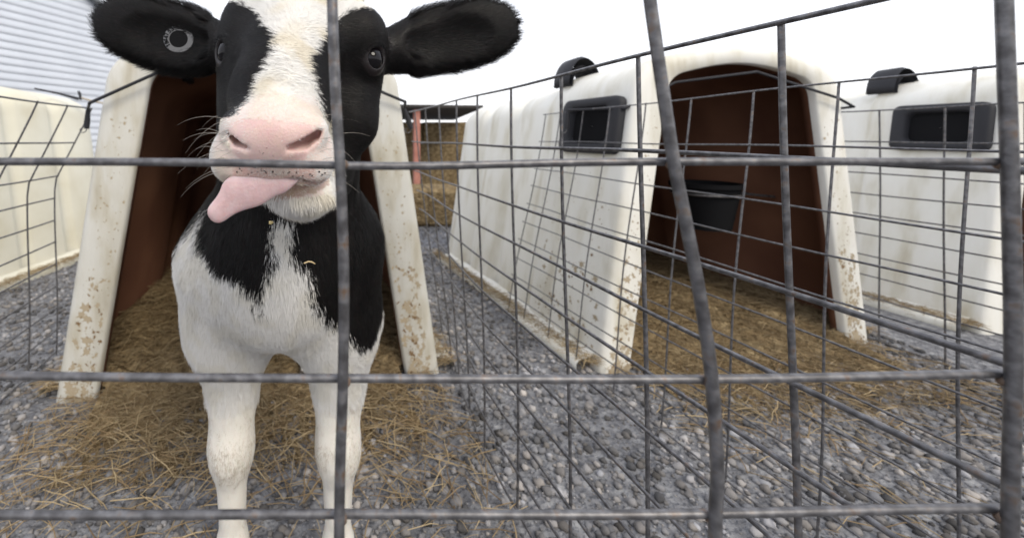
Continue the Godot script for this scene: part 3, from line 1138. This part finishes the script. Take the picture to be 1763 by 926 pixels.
func straw_mesh() -> Mesh:
	var p := PackedVector3Array([Vector3(-0.5, 0, 0), Vector3(-0.1, 0.03, 0.02), Vector3(0.25, 0.02, -0.02), Vector3(0.5, -0.03, 0.0)])
	return tube(p, [0.011, 0.013, 0.013, 0.008], 4)

func in_hutch(x: float, w: float) -> bool:
	for c in [-0.13, 1.72, 3.57]:
		if absf(x - c) < 0.66 and w > 1.38 and w < 2.95: return true
	return false

func gravel() -> void:
	rng.seed = 4
	var places := []
	var cols := []
	for i in 52000:
		var w: float = 0.35 + pow(rng.randf(), 1.4) * 3.6
		var x: float = rng.randf_range(-1.9 - w * 0.15, 2.2 + w * 0.2)
		if in_hutch(x, w): continue
		var s := 0.005 + pow(rng.randf(), 2.6) * 0.024
		var b := Basis.from_euler(Vector3(rng.randf() * TAU, rng.randf() * TAU, rng.randf() * TAU)).scaled(Vector3(s, s * 0.8, s))
		places.append(Transform3D(b, Vector3(x, s * 0.15, -w)))
		var g := rng.randf_range(0.09, 0.36) * (0.85 + 0.5 * noise.get_noise_2d(x * 3.0, w * 3.0))
		var t := rng.randf()
		cols.append(Color(g * (1.0 + 0.12 * t), g * (1.0 + 0.02 * t), g * (1.05 - 0.12 * t)))
	scatter("gravel", "loose grey gravel strewn over the ground of the pens", stone_mesh(), M.stone, places, cols)

func straws() -> void:
	rng.seed = 9
	var places := []
	var cols := []
	var add := func(x: float, y: float, z: float, s: float, dark: float):
		var b := Basis.from_euler(Vector3(rng.randf_range(-0.35, 0.35), rng.randf() * TAU, rng.randf_range(-0.3, 0.3))).scaled(Vector3.ONE * s)
		places.append(Transform3D(b, Vector3(x, y, z)))
		var t := rng.randf()
		cols.append(Color(0.22, 0.145, 0.075).lerp(Color(0.48, 0.375, 0.22), t) * dark)
	for c in [-0.13, 1.72]:
		for i in 14000:
			var x: float = rng.randf_range(-0.60, 0.60)
			var w: float = rng.randf_range(-0.36, 1.42)
			if w < 0.06: x *= 0.8
			add.call(c + x, bed(c, x, w) + rng.randf() * 0.012, -1.43 - w, rng.randf_range(0.02, 0.08), rng.randf_range(0.5, 0.85))
	# wisps along the foot of the hutches and in the pens
	for f in 4:
		var foot: Node3D = get_node(["calf_hutch", "calf_hutch_001", "calf_hutch_002", "calf_hutch_003"][f])
		for i in 2600:
			var sgn := 1.0 if rng.randf() < 0.5 else -1.0
			var w := rng.randf_range(0.0, 1.5)
			var x := 0.64 + absf(rng.randfn(0.0, 0.035))
			var at := foot.transform * Vector3(sgn * x, 0, -w)
			add.call(at.x, 0.035 * clampf(1.0 - (x - 0.70) * 12.0, 0.1, 1.0) + rng.randf() * 0.02, at.z, rng.randf_range(0.02, 0.08), rng.randf_range(0.7, 1.1))
	for i in 3000:
		var c: float = [-0.13, -0.13, 1.72][i % 3]
		var w := 1.42 - absf(rng.randfn(0.0, 0.32))
		add.call(c + rng.randf_range(-0.62, 0.62), 0.012 + rng.randf() * 0.012, -w, rng.randf_range(0.03, 0.11), rng.randf_range(0.7, 1.1))
	scatter("straw", "loose straw bedding in and around the calf hutches", straw_mesh(), M.straw, places, cols)

func bed(c: float, x: float, w: float) -> float:
	return (0.012 + 0.05 * smoothstep(-0.12, 0.12, w) + 0.05 * smoothstep(0.0, 0.45, w) + 0.02 * noise.get_noise_3d((c + x) * 18, 0, w * 18)) * smoothstep(-0.34, -0.10, w + 0.09 * noise.get_noise_2d((c + x) * 7.0, 3.0))

func bale(called_label: String, at: Vector3, size: Vector3, turn: float, group: String) -> void:
	var root := thing("straw_bale", at, turn)
	tag(root, called_label, "straw bale", group)
	var r := []
	var nx := 9
	var st := SurfaceTool.new()
	obj("block", box(size, 0.03), M.bale, root, Vector3(0, size.y / 2, 0))
	for s in [-0.25, 0.25]:
		var p := PackedVector3Array()
		var hx := size.y / 2 + 0.003
		var hz := size.z / 2 + 0.003
		for q in [[-hx, -hz], [hx, -hz], [hx, hz], [-hx, hz], [-hx, -hz]]:
			p.append(Vector3(size.x * s, size.y / 2 + q[0], q[1]))
		obj("twine", tube(p, [0.003], 5), M.darkwood, root)

# ------------------------------------------------------------------ ready
func _ready() -> void:
	rng.seed = 1
	noise.seed = 11
	noise.noise_type = FastNoiseLite.TYPE_SIMPLEX_SMOOTH
	noise.frequency = 1.0
	noise.fractal_type = FastNoiseLite.FRACTAL_NONE
	# camera: level wide lens; the photograph's axis meets the picture off its middle, so the lens is shifted
	var cam := Camera3D.new()
	cam.name = "camera"
	add_child(cam)
	cam.position = Vector3(0, EYE, 0)
	cam.rotation_degrees = Vector3(0, -YAW, 0)
	view = cam.transform
	cam.near = 0.05
	cam.far = 400.0
	cam.keep_aspect = Camera3D.KEEP_HEIGHT
	cam.projection = Camera3D.PROJECTION_FRUSTUM
	cam.size = 926.0 / FL * cam.near
	cam.frustum_offset = Vector2((881.5 - 600.0) / FL, (236.0 - 463.0) / FL) * cam.near
	cam.current = true
	var lens := CameraAttributesPhysical.new()
	lens.frustum_focal_length = 15.0
	lens.frustum_focus_distance = 0.47
	lens.exposure_aperture = 5.0
	# sky: bright even overcast
	var env := Environment.new()
	env.background_mode = Environment.BG_SKY
	var sm := ProceduralSkyMaterial.new()
	sm.sky_top_color = Color(0.93, 0.95, 1.0)
	sm.sky_horizon_color = Color(1.0, 1.0, 1.0)
	sm.sky_energy_multiplier = 1.0
	sm.ground_bottom_color = Color(0.30, 0.29, 0.28)
	sm.ground_horizon_color = Color(0.6, 0.6, 0.6)
	var sky := Sky.new()
	sky.sky_material = sm
	env.sky = sky
	env.tonemap_mode = Environment.TONE_MAPPER_LINEAR
	env.tonemap_exposure = 1.5
	env.sdfgi_enabled = true
	env.ssao_enabled = true
	env.ssil_enabled = true
	var we := WorldEnvironment.new()
	we.name = "environment"
	we.environment = env
	we.camera_attributes = lens
	add_child(we)
	var sun := DirectionalLight3D.new()
	sun.name = "sun"
	sun.light_energy = 0.5
	sun.light_color = Color(1.0, 0.97, 0.92)
	sun.light_angular_distance = 25.0
	sun.shadow_enabled = true
	sun.rotation_degrees = Vector3(-42, 24, 0)
	add_child(sun)
	materials()
	print("start ", Time.get_ticks_msec())

	# ground
	var pm := PlaneMesh.new()
	pm.size = Vector2(500, 500)
	tag(obj("ground", pm, M.ground), "", "", "", "structure")

	# hutches in a row
	var proto := make_hutch()
	var spots_x := [-0.13, 1.72, -2.46, 3.57]
	var spots_w := [1.43, 1.40, 2.07, 1.43]
	var turns := [0.0, 3.2, -14.0, 0.0]
	var words := ["off white plastic calf hutch with a dark opening behind the calf", "white plastic calf hutch with a black side vent and roof vent, right of the calf", "cream plastic calf hutch whose side fills the left edge", "farthest right plastic calf hutch"]
	for i in 4:
		var h: Node3D = proto if i == 0 else proto.duplicate()
		if i > 0:
			h.name = numbered("calf_hutch")
			add_child(h)
		h.position = Vector3(spots_x[i], 0, -spots_w[i])
		h.rotation_degrees.y = turns[i]
		if i == 2: h.scale = Vector3.ONE * 1.08
		tag(h, words[i], "calf hutch", "plastic calf hutches in a row")
		for part in ["shell", "front_frame", "foot_flange", "foot_flange2"]:
			var o: MeshInstance3D = h.get_node(part)
			o.material_override = [M.worn, M.plastic, M.cream, M.plastic][i]
	for part in ["vent_frame", "vent_frame2"]: proto.get_node(part).free()   # this one has none
	for i in 2:
		mud(get_node("calf_hutch" if i == 0 else "calf_hutch_001"), 3 + i, 550, M.mud, 0.010)
		mud(get_node("calf_hutch" if i == 0 else "calf_hutch_001"), 13 + i, 1400, M.drymud, 0.018)
	mud(get_node("calf_hutch_001"), 31, 500, M.mud, 0.008, true)
	mud(get_node("calf_hutch_001"), 32, 700, M.drymud, 0.016, true)
	# straw beds
	for i in 2:
		var st := SurfaceTool.new()
		st.begin(Mesh.PRIMITIVE_TRIANGLES)
		for a in 24:
			for b in 28:
				for q in [[0, 0], [1, 0], [0, 1], [1, 0], [1, 1], [0, 1]]:
					var x: float = -0.615 + 1.23 * (a + q[0]) / 24.0
					var w: float = -0.36 + 1.79 * (b + q[1]) / 28.0
					st.add_vertex(Vector3(x * (0.80 if w < 0.06 else 1.0), bed(spots_x[i], x, w) - 0.004, -w))
		st.generate_normals()
		var o := obj("bedding", st.commit(), M.bale, null, Vector3(spots_x[i], 0, -1.43))
		tag(o, ["brown straw bedding on the floor of the hutch behind the calf", "brown straw bedding in the white hutch with the side vent"][i], "bedding", "straw beds in the hutches")

	# wire panels
	rng.seed = 21
	front_panel()
	var none := func(t: float, h: float) -> float: return 0.0
	var rlean := func(t: float, h: float) -> float: return (0.96 - h) * 0.12 * smoothstep(0.5, 1.0, t) + 0.008 * sin(h * 4.2 + t * 2.0) - 0.006
	var bow := func(t: float, h: float) -> float: return 0.018 * sin(h * 4.2 + t * 2.0) - 0.012
	wire_panel("wire pen side right of the calf, running back to the dark hutch", Vector2(0.470, 0.10), Vector2(0.505, 1.80), [0.07, 0.245, 0.42, 0.593, 0.775, 0.96, 1.12, 1.29, 1.46, 1.62], rlean)
	var lbend := func(t: float, h: float) -> float: return 0.125 * clampf((h - 0.68) / 0.28, 0.0, 1.0) + 0.004 * sin(h * 8.0)
	var clean := func(t: float, h: float) -> float: return -(0.96 - h) * 0.20 * t + 0.006 * sin(h * 7.0 + t * 3.0)
	wire_panel("wire pen side at the left edge before the cream hutch", Vector2(-0.935, 0.12), Vector2(-0.925, 1.74), [0.06, 0.235, 0.41, 0.585, 0.76, 0.935, 1.11, 1.275, 1.445, 1.61], lbend)
	wire_panel("thin wire pen side before the white hutch with the side vent", Vector2(1.04, 0.30), Vector2(1.19, 1.88), [0.06, 0.235, 0.41, 0.585, 0.76, 0.935, 1.11, 1.275, 1.445, 1.57], clean, 0.0023)
	wire_panel("wire pen side between the two hutches farthest right", Vector2(2.30, 0.30), Vector2(2.37, 1.80), [0.06, 0.235, 0.41, 0.585, 0.76, 0.935, 1.11, 1.275, 1.445], none)
	pen_rod(-0.13, "dark bent rod with black grips across the hutch behind the calf")
	pen_rod(1.72, "dark bent rod with black grips across the white vented hutch", -0.60, -0.10)

	# bar lying along the eave of the left-hand hutch
	var bar := thing("roof_bar", W(60, 152, 2.85))
	tag(bar, "thin dark bar with a knob along the eave of the cream hutch", "bar")
	var rel := func(p: Vector3) -> Vector3: return p - bar.position
	obj("bar", tube(PackedVector3Array([rel.call(W(58, 152, 2.80)), rel.call(W(100, 161, 2.95)), rel.call(W(134, 170, 3.05))]), [0.005, 0.008, 0.011], 8), M.rubber, bar)
	obj("knob", tube(PackedVector3Array([rel.call(W(134, 157, 3.05)), rel.call(W(136, 161, 3.05)), rel.call(W(138, 172, 3.05))]), [0.008, 0.011, 0.007], 8), M.rubber, bar)
	obj("cord", tube(PackedVector3Array([rel.call(W(138, 168, 3.05)), rel.call(W(155, 173, 3.1)), rel.call(W(178, 178, 3.15))]), [0.006], 6), M.drymud, bar)
	# bucket on the inner wall of the right-hand hutch
	var bk := thing("bucket", Vector3(1.93, 0.42, -1.75))
	tag(bk, "black rubber bucket held inside the hutch right of the calf", "bucket")
	var br := []
	for q in [[0.0, 0.0], [0.095, 0.0], [0.128, 0.19], [0.140, 0.195], [0.140, 0.215], [0.126, 0.215], [0.122, 0.195], [0.09, 0.012], [0.0, 0.012]]:
		var r := []
		for k in 28:
			r.append(Vector3(cos(TAU * k / 28) * q[0], q[1], sin(TAU * k / 28) * q[0]))
		br.append(r)
	obj("pail", loft(br, true, true), M.black, bk)
	var hp := PackedVector3Array()
	for k in 33: hp.append(Vector3(cos(TAU * k / 32.0) * 0.131, 0.165, sin(TAU * k / 32.0) * 0.131))
	obj("holder_ring", tube(hp, [0.006], 6), M.wire, bk)
	for s in [-0.06, 0.06]:
		obj("bracket", tube(PackedVector3Array([Vector3(0.115, 0.17, s), Vector3(0.20, 0.16, s), Vector3(0.30, 0.15, s)]), [0.006], 6), M.wire, bk)

	# barn with lapped siding, gable end
	barn()
	shelter()
	build_calf()
	gravel()
	straws()
	print("done ", Time.get_ticks_msec())

func barn() -> void:
	var o := Vector3(-6.7, -EYE, -8.0)
	var d := Vector3(0.402, 0, -0.916)
	var root := thing("barn", view * o, view.basis.get_euler().y + atan2(0.916, 0.402))
	tag(root, "pale grey metal barn with horizontal ribbed siding, top left", "barn")
	# local x runs along the wall, away from the viewer; local z points to the viewer's side
	var top := func(t: float) -> float: return 3.79 - (t - 2.142) * 0.64
	var t1 := 3.9
	var y := 0.0
	while y < 6.4:
		var h := 0.15
		var te := minf(t1, 2.142 - (y + h * 0.5 - 3.79) / 0.64)
		var t0 := -3.2
		if te > t0 + 0.2:
			var ln := te - t0
			var r := []
			for x in [t0, te]:
				r.append([Vector3(x, y, 0.0), Vector3(x, y + 0.004, 0.012), Vector3(x, y + h * 0.5, 0.008), Vector3(x, y + h + 0.004, 0.004)])
			obj("siding_board", loft(r), M.siding, root)
		y += h
	obj("wall", box(Vector3(t1 + 3.2, 2.7, 0.1)), M.siding, root, Vector3((t1 - 3.2) / 2, 1.35, -0.06))
	# roof edge along the gable
	var a := Vector3(t1 + 0.35, top.call(t1 + 0.35) + 0.02, 0.12)
	var b := Vector3(-2.2, top.call(-2.2) + 0.02, 0.12)
	obj("roof_edge", tube(PackedVector3Array([a, b]), [0.075], 6), M.trim, root)
	var rr := [[a, b], [a + Vector3(0, 0.02, -9), b + Vector3(0, 0.02, -9)]]
	obj("roof", loft(rr), M.roof, root)

func shelter() -> void:
	var root := thing("straw_shelter", W(700, 236, 6.2) * Vector3(1, 0, 1), view.basis.get_euler().y)
	tag(root, "low open shelter with a dark flat roof and red post over straw bales", "shelter")
	var base := C(700, 236, 6.2)
	var put := func(p: Vector3) -> Vector3: return p - Vector3(base.x, -EYE, base.z)
	# flat roof: near edge 5 m off, far edge 8.6 m
	var n1 := C(640, 184, 5.0)
	var n2 := C(832, 186, 5.0)
	var f1 := Vector3(n1.x - 0.4, n1.y, -8.6)
	var f2 := Vector3(n2.x + 0.55, n2.y, -8.6)
	var ring := func(dy: float) -> Array: return [put.call(n1 + Vector3(0, dy, 0)), put.call(n2 + Vector3(0, dy, 0)), put.call(f2 + Vector3(0, dy, 0)), put.call(f1 + Vector3(0, dy, 0))]
	var mid0: Array = ring.call(0.0)
	var mid1: Array = ring.call(0.035)
	var c0: Vector3 = (mid0[0] + mid0[2]) / 2
	var c1: Vector3 = (mid1[0] + mid1[2]) / 2
	obj("roof", loft([[c0, c0, c0, c0], mid0, mid1, [c1, c1, c1, c1]], true, true), M.darkwood, root)
	var pl: Vector3 = put.call(C(717, 236, 5.1))
	obj("post", box(Vector3(0.075, 1.19, 0.09), 0.006), M.redpaint, root, Vector3(pl.x, 0.595, pl.z))
	var pr: Vector3 = put.call(C(560, 236, 5.1))
	obj("post", box(Vector3(0.075, 1.19, 0.09), 0.006), M.redpaint, root, Vector3(pr.x, 0.595, pr.z))
	var g := view.basis.get_euler().y
	var words := ["bottom", "middle", "top"]
	var across := ["behind the hutch edge", "in the middle column", "in the column behind the white hutch"]
	for l in 3:
		for k in 3:
			var c := C(700, 236, 7.0)
			var at := view * Vector3(0.55 + k * 0.92 + 0.1 * l, -EYE, -7.0)
			bale("straw bale in the shelter, %s layer, %s" % [words[l], across[k]], Vector3(at.x, 0.36 * l + 0.02, at.z), Vector3(0.9, 0.355, 0.5), g + rng.randf_range(-0.02, 0.02), "straw bales stacked in the shelter")
	var nb := view * Vector3(0.98, -EYE, -4.15)
	bale("single yellow straw bale on the gravel before the shelter", Vector3(nb.x, 0, nb.z), Vector3(0.9, 0.36, 0.46), g, "")
